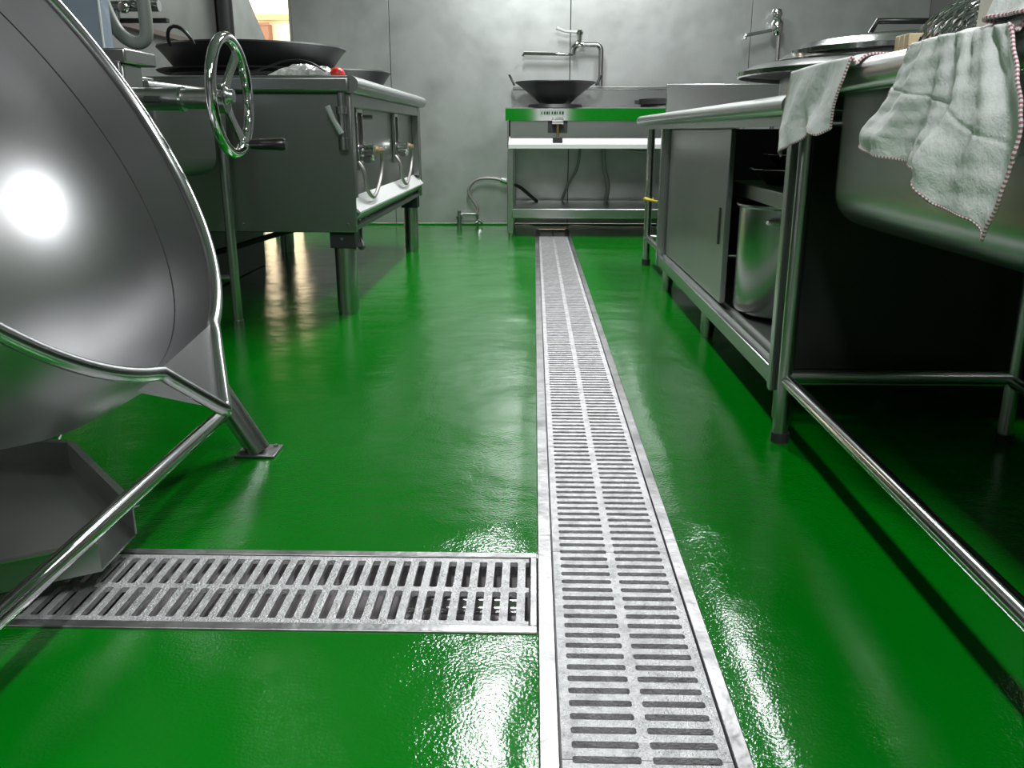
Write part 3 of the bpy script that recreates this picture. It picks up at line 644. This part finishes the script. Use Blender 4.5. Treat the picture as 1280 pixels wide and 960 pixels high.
# ------------------------------------------------------------------ right hand worktop with cabinet
CX, CB = 0.53, 1.30
TY0, TY1 = 1.875, 4.48
wt = thing('worktop', 'long steel worktop with a rolled front edge over the cabinet', 'worktop', (0.9, 3.2, 0))
build('slab', MB().box(CX, CB, TY0, TY1, 0.700, 0.735), 'steel', wt, bevel=0.004)
build('front_roll', MB().tube([(CX, TY0, 0.713), (CX, TY1, 0.713)], 0.022, 20), 'steel', wt)
build('apron', MB().box(CX + 0.012, CX + 0.030, TY0, TY1 - 0.01, 0.672, 0.702), 'steel', wt)
build('end_upstand', MB().box(CX + 0.115, CB, TY1 - 0.03, TY1 - 0.012, 0.735, 0.885), 'steel', wt, bevel=0.004)
for lx in (CX + 0.05, CB - 0.05):
    lg = build('leg', MB().tube([(lx, TY1 - 0.03, 0.03), (lx, TY1 - 0.03, 0.70)], 0.019, 16), 'steel', wt)
    build('leg_foot', MB().cyl((lx, TY1 - 0.03, 0.0), (lx, TY1 - 0.03, 0.032), 0.022, 14), 'rubber', lg)
build('stretcher', MB().tube([(CX + 0.05, TY1 - 0.03, 0.14), (CX + 0.05, 3.78, 0.14)], 0.015, 12), 'steel', wt)
build('stretcher', MB().tube([(CX + 0.05, TY1 - 0.03, 0.14), (CB - 0.05, TY1 - 0.03, 0.14)], 0.015, 12), 'steel', wt)
tie = tag(build('cable_tie', MB().tube([(CX + 0.05 + 0.022 * math.cos(R(a)), TY1 - 0.03 + 0.022 * math.sin(R(a)), 0.335 + 0.004 * math.sin(R(a * 2))) for a in range(0, 360, 30)], 0.006, 8, closed=True).tube([(CX + 0.03, TY1 - 0.052, 0.335), (CX + 0.09, TY1 - 0.065, 0.325)], 0.006, 8), 'yellow_tie'),
    'yellow tie wrapped around the far worktop leg', 'cable tie')
KY0, KY1 = 1.90, 3.76
cb = thing('base_cabinet', 'steel base cabinet with a sliding door and open right half', 'cabinet', (0.9, 2.8, 0))
build('back_panel', MB().box(CB - 0.04, CB - 0.025, KY0, KY1, 0.11, 0.672), 'stove_steel', cb)
build('end_panel', MB().box(CX + 0.03, CB - 0.04, KY0, KY0 + 0.014, 0.11, 0.672), 'shade_black', cb)  # black colour stands in for the shade at this unlit end
build('end_panel', MB().box(CX + 0.03, CB - 0.04, KY1 - 0.014, KY1, 0.15, 0.672), 'stove_steel', cb)
bs = build('bottom_shelf', MB().box(CX + 0.012, CB - 0.04, KY0, KY1, 0.105, 0.146), 'steel', cb, bevel=0.002)
for k, xx in enumerate((CX + 0.030, CX + 0.062)):
    build('door_track', MB().box(xx, xx + 0.006, KY0 + 0.02, KY1 - 0.02, 0.146, 0.156), 'steel', bs)
build('corner_post', MB().box(CX + 0.004, CX + 0.032, KY0 - 0.028, KY0 - 0.001, 0.10, 0.672), 'steel', cb, bevel=0.002)
build('corner_post', MB().box(CX + 0.004, CX + 0.032, KY1 + 0.001, KY1 + 0.028, 0.10, 0.672), 'steel', cb, bevel=0.002)
d1 = build('sliding_door', MB().box(CX + 0.037, CX + 0.055, 2.60, 3.72, 0.158, 0.670), 'stove_steel', cb, bevel=0.003)
build('door_pull', MB().box(CX + 0.033, CX + 0.0385, 2.665, 2.678, 0.33, 0.44), 'dark_bracket', d1)
build('sliding_door', MB().box(CX + 0.062, CX + 0.078, 2.75, 3.73, 0.158, 0.670), 'stove_steel', cb, bevel=0.003)
build('middle_shelf', MB().box(CX + 0.085, CB - 0.045, KY0 + 0.016, 2.80, 0.475, 0.515), 'stove_steel', cb, bevel=0.003)
for ly in (KY0 + 0.03, 2.84, KY1 - 0.02):
    for lx in (CX + 0.055, CB - 0.09):
        build('leg', MB().tube([(lx, ly, 0.0), (lx, ly, 0.018), (lx, ly, 0.019), (lx, ly, 0.105)], [0.02, 0.02, 0.024, 0.024], 14), 'steel', cb)
bc2 = thing('light_blocker', 'unseen dark block added behind the sink and worktop to stop light', 'light blocker', (1.65, 2.4, 0))  # unseen block, added to keep light from reaching under the sink
build('blocker_body', MB().box(1.335, 1.95, 0.3, 4.48, 0.06, 0.69), 'shade_black', bc2, bevel=0.004)
build('blocker_top', MB().box(1.33, 1.97, 0.3, 4.48, 0.69, 0.725), 'steel', bc2, bevel=0.004)
build('blocker_base', MB().box(1.36, 1.90, 0.34, 4.44, 0.0, 0.06), 'shade_black', bc2)
# things in the cabinet
PX, PY, PR_, PZ = 0.746, 2.51, 0.155, 0.157
pt = thing('stock_pot', 'tall steel stock pot on the cabinet bottom shelf', 'pot', (PX, PY, PZ))
build('body', MB().lathe([(0, 0), (PR_ - 0.008, 0), (PR_, 0.010), (PR_, 0.297), (PR_ + 0.009, 0.303), (PR_ + 0.009, 0.308), (PR_ - 0.003, 0.304), (PR_ - 0.003, 0.008), (0, 0.006)], (PX, PY, PZ), (0, 0, 1), 48), 'steel', pt, smooth=50)
for a in (245, 65):
    ca, sa = math.cos(R(a)), math.sin(R(a)); tx, ty_ = -sa, ca
    build('handle', MB().tube(smoothpath([(PX + ca*(PR_) + tx*s*0.045, PY + sa*PR_ + ty_*s*0.045, PZ + 0.27) if k in (0, 3) else (PX + ca*(PR_ + 0.035) + tx*s*0.035, PY + sa*(PR_ + 0.035) + ty_*s*0.035, PZ + 0.268) for k, s in enumerate((-1, -1, 1, 1))], 5), 0.007, 8), 'steel', pt)
build('tap_stub', MB().tube([(PX - 0.01, PY - PR_ + 0.002, PZ + 0.10), (PX - 0.01, PY - PR_ - 0.02, PZ + 0.10), (PX - 0.03, PY - PR_ - 0.03, PZ + 0.095)], 0.005, 8), 'steel', pt)
def tray_stack(label, cx, cy, z, r, h):
    o = build('serving_bowl', MB().lathe([(0, 0), (r * 0.7, 0), (r, h - 0.004), (r + 0.010, h - 0.002), (r + 0.010, h), (r - 0.004, h - 0.003), (r * 0.68, 0.003), (0, 0.003)], (cx, cy, z), (0, 0, 1), 36), 'polished', smooth=50)
    return tag(o, label, 'bowl', 'bowls on the middle shelf')
tray_stack('wide steel bowl on the middle shelf, lowest of the two', 0.775, 2.54, 0.5155, 0.15, 0.045)
tray_stack('steel bowl on the middle shelf, resting on the wider one', 0.785, 2.53, 0.5605, 0.125, 0.040)
tag(build('steel_cup', MB().lathe([(0, 0), (0.030, 0), (0.036, 0.036), (0.034, 0.036), (0.028, 0.003), (0, 0.003)], (0.660, 2.16, 0.5155), (0, 0, 1), 24), 'polished', smooth=50),
    'small steel cup near the front of the middle shelf', 'cup')

# ------------------------------------------------------------------ right hand sink
NY0, NY1 = 0.52, 1.855
sk = thing('sink_unit', 'deep stainless sink with a rolled rim on pipe legs at the right', 'sink', (0.9, 1.2, 0))
build('rim', MB().tube([(0.527, NY0, 0.748), (0.527, NY1 - 0.05, 0.748)] + arc((0.577, NY1 - 0.05, 0.748), 0.05, 180, 90, 6, 'z') + [(1.10, NY1, 0.748), (1.10, NY0, 0.748)], 0.025, 20, closed=True), 'steel', sk, smooth=60)
def rframe():
    mb = MB(); o = (0.527, 1.10, NY0, NY1); i = (0.60, 1.03, NY0 + 0.08, NY1 - 0.12)
    for z in (0.742,):
        mb.box(o[0], i[0], o[2], o[3], z, z + 0.012).box(i[1], o[1], o[2], o[3], z, z + 0.012).box(i[0], i[1], o[2], i[2], z, z + 0.012).box(i[0], i[1], i[3], o[3], z, z + 0.012)
    return mb
build('deck', rframe(), 'steel', sk)
build('basin', rounded_basin(0.575, 1.06, NY0 + 0.05, NY1 - 0.10, 0.485, 0.742, 0.07), 'basin_steel', sk, smooth=50)
build('basin', rounded_basin(0.580, 1.055, NY0 + 0.055, NY1 - 0.105, 0.490, 0.742, 0.07), 'stove_steel', sk, smooth=50)
for lx, ly in ((0.550, 1.815), (1.04, 1.815), (0.558, 0.56), (1.04, 0.56)):
    lg = build('leg', MB().tube([(lx, ly, 0.02), (lx, ly, 0.735)], 0.0155, 18), 'steel', sk)
    build('leg_foot', MB().cyl((lx, ly, 0.0), (lx, ly, 0.022), 0.020, 16), 'rubber', lg)
build('front_rail', MB().tube([(0.553, 1.815, 0.140), (0.553, 0.56, 0.140)], 0.0145, 16), 'polished', sk)
build('cross_rail', MB().tube([(0.558, 1.815, 0.150), (1.04, 1.815, 0.150)], 0.0145, 16), 'steel', sk)
build('cross_rail', MB().tube([(0.558, 0.56, 0.150), (1.04, 0.56, 0.150)], 0.0145, 16), 'steel', sk)
build('back_rail', MB().tube([(1.04, 1.815, 0.140), (1.04, 0.56, 0.140)], 0.0145, 16), 'steel', sk)

# large lids lying on a pan on the worktop
pn = tag(build('round_pan', MB().lathe([(0, 0), (0.27, 0), (0.30, 0.012), (0.30, 0.055), (0.292, 0.055), (0.292, 0.014), (0, 0.006)], (0.925, 2.30, 0.7355), (0, 0, 1), 56), 'steel', smooth=50),
    'shallow round steel pan under the big lids on the worktop', 'pan')
def lid(label, c, r, h, knob=True):
    t = thing('pot_lid', label, 'lid', c, 'big pot lids on the worktop')
    build('dome', MB().lathe([(r - 0.006, 0.0), (r, 0.002), (r + 0.002, 0.012), (r - 0.012, 0.016), (r * 0.9, 0.016 + h * 0.35), (r * 0.6, 0.016 + h * 0.75), (r * 0.3, 0.016 + h * 0.95), (0, 0.016 + h)], c, (0, 0, 1), 64), 'polished', t, smooth=50)
    return t
lid('widest steel lid, lowest on the worktop beside the small cloth', (0.915, 2.30, 0.792), 0.40, 0.036)
lid('steel lid stacked on the widest lid on the worktop', (0.925, 2.28, 0.816), 0.33, 0.036)
l3 = lid('topmost steel lid with a black bar handle on the worktop', (0.89, 2.24, 0.838), 0.26, 0.034)
hx, hy, hz = 0.872, 2.20, 0.884
build('bar_handle', MB().tube([(hx - 0.085, hy, hz - 0.008), (hx - 0.068, hy, hz + 0.026), (hx + 0.068, hy, hz + 0.026), (hx + 0.085, hy, hz - 0.008)], 0.007, 10), 'black_plastic', l3)

# wooden block, perforated basket and card on the sink deck
wdb = thing('wooden_block', 'pale grooved wooden block on the sink rim between the cloths', 'block', (0.555, 1.36, 0.774))
for k in range(3):
    build('slat', MB().box(0.535, 0.575, 1.335 + k * 0.0175, 1.350 + k * 0.0175, 0.7745, 0.796), 'wood', wdb, bevel=0.0015)
bk = thing('wire_strainer', 'shiny upturned wire mesh strainer behind the large cloth', 'strainer', (0.75, 1.32, 0.756))
bw = MB(); BC = Vector((0.75, 1.32, 0.768))
def bpnt(a, t): r = 0.205 * math.cos(t * math.pi / 2); return BC + Vector((math.cos(a) * r, math.sin(a) * r, 0.105 * math.sin(t * math.pi / 2)))
for k in range(64):
    a = 2 * math.pi * k / 64
    bw.tube([bpnt(a + 0.5 * j / 8, 0.85 * j / 8) for j in range(9)], 0.0016, 5)
    bw.tube([bpnt(a - 0.5 * j / 8, 0.85 * j / 8) for j in range(9)], 0.0016, 5)
build('mesh_wires', bw, 'chrome', bk)
for h in (0.0, 0.5, 0.85):
    build('hoop', MB().tube([bpnt(2 * math.pi * k / 64, h) for k in range(64)], 0.0045 if h == 0 else 0.002, 8, closed=True), 'polished', bk)
build('rest_bar', MB().tube([(0.56, 1.32, 0.7605), (1.06, 1.32, 0.7605)], 0.0045, 8), 'polished', bk)
tag(build('card_sheet', MB().prism([(1.110, 0.755), (1.195, 0.755), (1.19, 0.93), (1.105, 0.93)], 'x', 0.562, 0.568), 'card'), 'beige card standing on the sink rim behind the large cloth', 'card')

# ------------------------------------------------------------------ cloths
def resample(poly, n):
    P = [Vector((a, b, 0)) for a, b in poly]; L = [0]
    for a, b in zip(P, P[1:]): L.append(L[-1] + (b - a).length)
    out = []
    for i in range(n + 1):
        d = L[-1] * i / n; k = 0
        while k < len(P) - 2 and L[k+1] < d: k += 1
        t = (d - L[k]) / max(L[k+1] - L[k], 1e-9); out.append(P[k].lerp(P[k+1], t))
    return out
def even(ln, step):
    L = [0.0]
    for a, b in zip(ln, ln[1:]): L.append(L[-1] + (b - a).length)
    n = max(2, int(L[-1] / step)); out = []; k = 0
    for i in range(n + 1):
        d = L[-1] * i / n
        while k < len(ln) - 2 and L[k+1] < d: k += 1
        out.append(ln[k].lerp(ln[k+1], (d - L[k]) / max(L[k+1] - L[k], 1e-9)))
    return out
def hang_cloth(name, label, topp, leftp, rightp, botp, xf, folds, over, nu=64, nv=64, rim=(0.527, 0.748, 0.025), edges='lbr', seed=1):
    """Coons patch in (y, z) hanging in front of the rim, x displaced by folds; then laid over the rim and behind it"""
    T, B_, L_, R_ = resample(topp, nu), resample(botp, nu), resample(leftp, nv), resample(rightp, nv)
    rnd = random.Random(seed); ph = [rnd.uniform(0, 6.28) for _ in range(12)]
    rows = []
    # over the rim: from behind to the front
    nov = 10
    for j in range(nov):
        t = j / nov; row = []
        for i in range(nu + 1):
            s = i / nu; y = T[i].x
            if t < 0.5:
                tt = t / 0.5; x = rim[0] + over * (1 - tt); z = rim[1] + rim[2] + 0.003 + 0.004 * math.sin(9 * s + ph[0]) ** 2 * (1 - tt)
            else:
                a = R(90 + (t - 0.5) / 0.5 * 80); x = rim[0] + (rim[2] + 0.003) * math.cos(a); z = rim[1] + (rim[2] + 0.003) * math.sin(a)
            z += 0.0025 * math.sin(26 * s + ph[1]) * 0.5 + 0.002
            row.append(Vector((x, y, z)))
        rows.append(row)
    for j in range(nv + 1):
        v = j / nv; row = []
        for i in range(nu + 1):
            u = i / nu
            p = T[i] * (1 - v) + B_[i] * v + L_[j] * (1 - u) + R_[j] * u - (T[0]*(1-u)*(1-v) + T[nu]*u*(1-v) + B_[0]*(1-u)*v + B_[nu]*u*v)
            x = xf + folds(u, v, ph)
            row.append(Vector((x, p.x, p.y)))
        rows.append(row)
    mb = MB(); m_ = nu + 1
    mb.add([p for r_ in rows for p in r_], [(j*m_+i, j*m_+i+1, (j+1)*m_+i+1, (j+1)*m_+i) for j in range(len(rows)-1) for i in range(nu)])
    t = thing(name, label, 'cloth', (xf, rows[-1][nu//2].y, min(p.z for p in rows[-1])), 'white kitchen cloths')
    c = build('fabric', mb, 'cloth', t, fix=False, smooth=180)
    sm = c.modifiers.new('solid', 'SOLIDIFY'); sm.thickness = 0.0025; sm.offset = 0
    lines = []
    if 'l' in edges: lines.append([r_[0] for r_ in rows])
    if 'b' in edges: lines.append(rows[-1])
    if 'r' in edges: lines.append([r_[-1] for r_ in rows])
    for ln in lines:
        dense = even(ln, 0.0026)
        build('edge_stitching', MB().tube(dense, 0.0022, 6, altmi=1), ['stitch_pink', 'stitch_white'], t, fix=False)
    return t
def folds2(u, v, ph):
    w = u + 0.10 * (v - 0.5) * math.sin(3.0 * u + 1)
    f = -0.004 - 0.010 * v
    f += 0.011 * v ** 0.6 * math.sin(6.28 * (2.1 * w + 0.15 * v) + ph[0]) + 0.0055 * v ** .4 * math.sin(6.28 * (5.3 * w - 0.25 * v) + ph[1])
    f += 0.0016 * math.sin(6.28 * (10 * w + 0.8 * v) + ph[2]) * (1 - 0.5 * v)
    f += 0.0014 * math.sin(6.28 * (4 * u + 3 * v) + ph[4]) * math.sin(6.28 * (3.3 * v - 2 * u) + ph[3])
    f += -0.016 * math.exp(-((u - 0.58) / 0.10) ** 2 - ((v - 0.82) / 0.16) ** 2)
    f += -0.010 * math.exp(-((u - 0.15) / 0.14) ** 2 - ((v - 0.85) / 0.13) ** 2)
    f += 0.002 * max(0, 1 - abs(v - 0.40 - 0.22 * u) / 0.018)
    return f
hang_cloth('kitchen_cloth', 'large white quilted cloth with pink stitched edge hanging over the sink rim',
    [(1.232, 0.770), (1.13, 0.772), (0.975, 0.768)], [(1.232, 0.770), (1.284, 0.708), (1.322, 0.668), (1.324, 0.643)],
    [(0.975, 0.768), (0.945, 0.725), (0.922, 0.69), (0.911, 0.668), (0.914, 0.641), (0.933, 0.592), (0.964, 0.546)],
    [(1.324, 0.643), (1.285, 0.634), (1.164, 0.619), (1.092, 0.602), (1.064, 0.577), (0.996, 0.566), (0.964, 0.546)], 0.497, folds2, 0.16, nu=90, nv=80, seed=3)
def folds1(u, v, ph):
    f = -0.004 - 0.006 * v + 0.009 * v ** .6 * math.sin(6.28 * (1.6 * u + 0.3 * v) + 0.6) + 0.003 * math.sin(6.28 * (4.2 * u - 0.6 * v) + ph[1]) * v
    f += -0.010 * math.exp(-((u - 0.75) / 0.16) ** 2 - ((v - 1.0) / 0.20) ** 2)
    return f
hang_cloth('kitchen_cloth', 'small white terry cloth hanging at the sink corner above the cabinet post',
    [(1.765, 0.770), (1.62, 0.773), (1.44, 0.772)], [(1.765, 0.770), (1.785, 0.735), (1.83, 0.66), (1.80, 0.614)],
    [(1.44, 0.772), (1.45, 0.74), (1.475, 0.70), (1.492, 0.666)],
    [(1.80, 0.614), (1.67, 0.643), (1.625, 0.667), (1.60, 0.668), (1.52, 0.655), (1.492, 0.666)], 0.497, folds1, 0.15, nu=56, nv=48, seed=5)
# bundled cloth at the right edge, on the rim
def heap(label, c, sx, sy, sz, seed):
    rnd = random.Random(seed); mb = MB(); nu, nv = 56, 22; ph = [rnd.uniform(0, 6.28) for _ in range(8)]
    vs_ = []
    for j in range(nv + 1):
        v = j / nv
        for i in range(nu):
            a = 2 * math.pi * i / nu
            r = max(0.01, v) ** 0.85
            w_ = 1 + 0.10 * math.sin(3 * a + ph[0] + 2 * v) + 0.06 * math.sin(7 * a + ph[1] - 3 * v) + 0.03 * math.sin(13 * a + ph[2])
            h = (1 - v ** 1.8) * (1 + 0.22 * math.sin(2 * a + ph[5]) * v)
            h += 0.45 * math.sin(4 * a + 6 * v + ph[3]) * v * (1 - v) + 0.3 * math.sin(7 * a + ph[4] - 4 * v) * (1 - v) * v
            vs_.append((c[0] + sx * r * w_ * math.cos(a), c[1] + sy * r * w_ * math.sin(a), c[2] + max(0, sz * h)))
    mb.add(vs_, [(j*nu+i, j*nu+(i+1) % nu, (j+1)*nu+(i+1) % nu, (j+1)*nu+i) for j in range(nv) for i in range(nu)] + [tuple(range(nu))])
    t = thing('kitchen_cloth', label, 'cloth', c, 'white kitchen cloths')
    build('fabric', mb, 'cloth', t, smooth=180)
    ed = [Vector(vs_[nv * nu + i]) + Vector((0, 0, 0.002)) for i in range(nu)]
    build('edge_stitching', MB().tube(even(ed + [ed[0]], 0.0026), 0.0022, 6, altmi=1), ['stitch_pink', 'stitch_white'], t, fix=False)
heap('white cloth bundled on the sink rim at the right edge', (0.552, 1.005, 0.777), 0.056, 0.085, 0.095, 11)
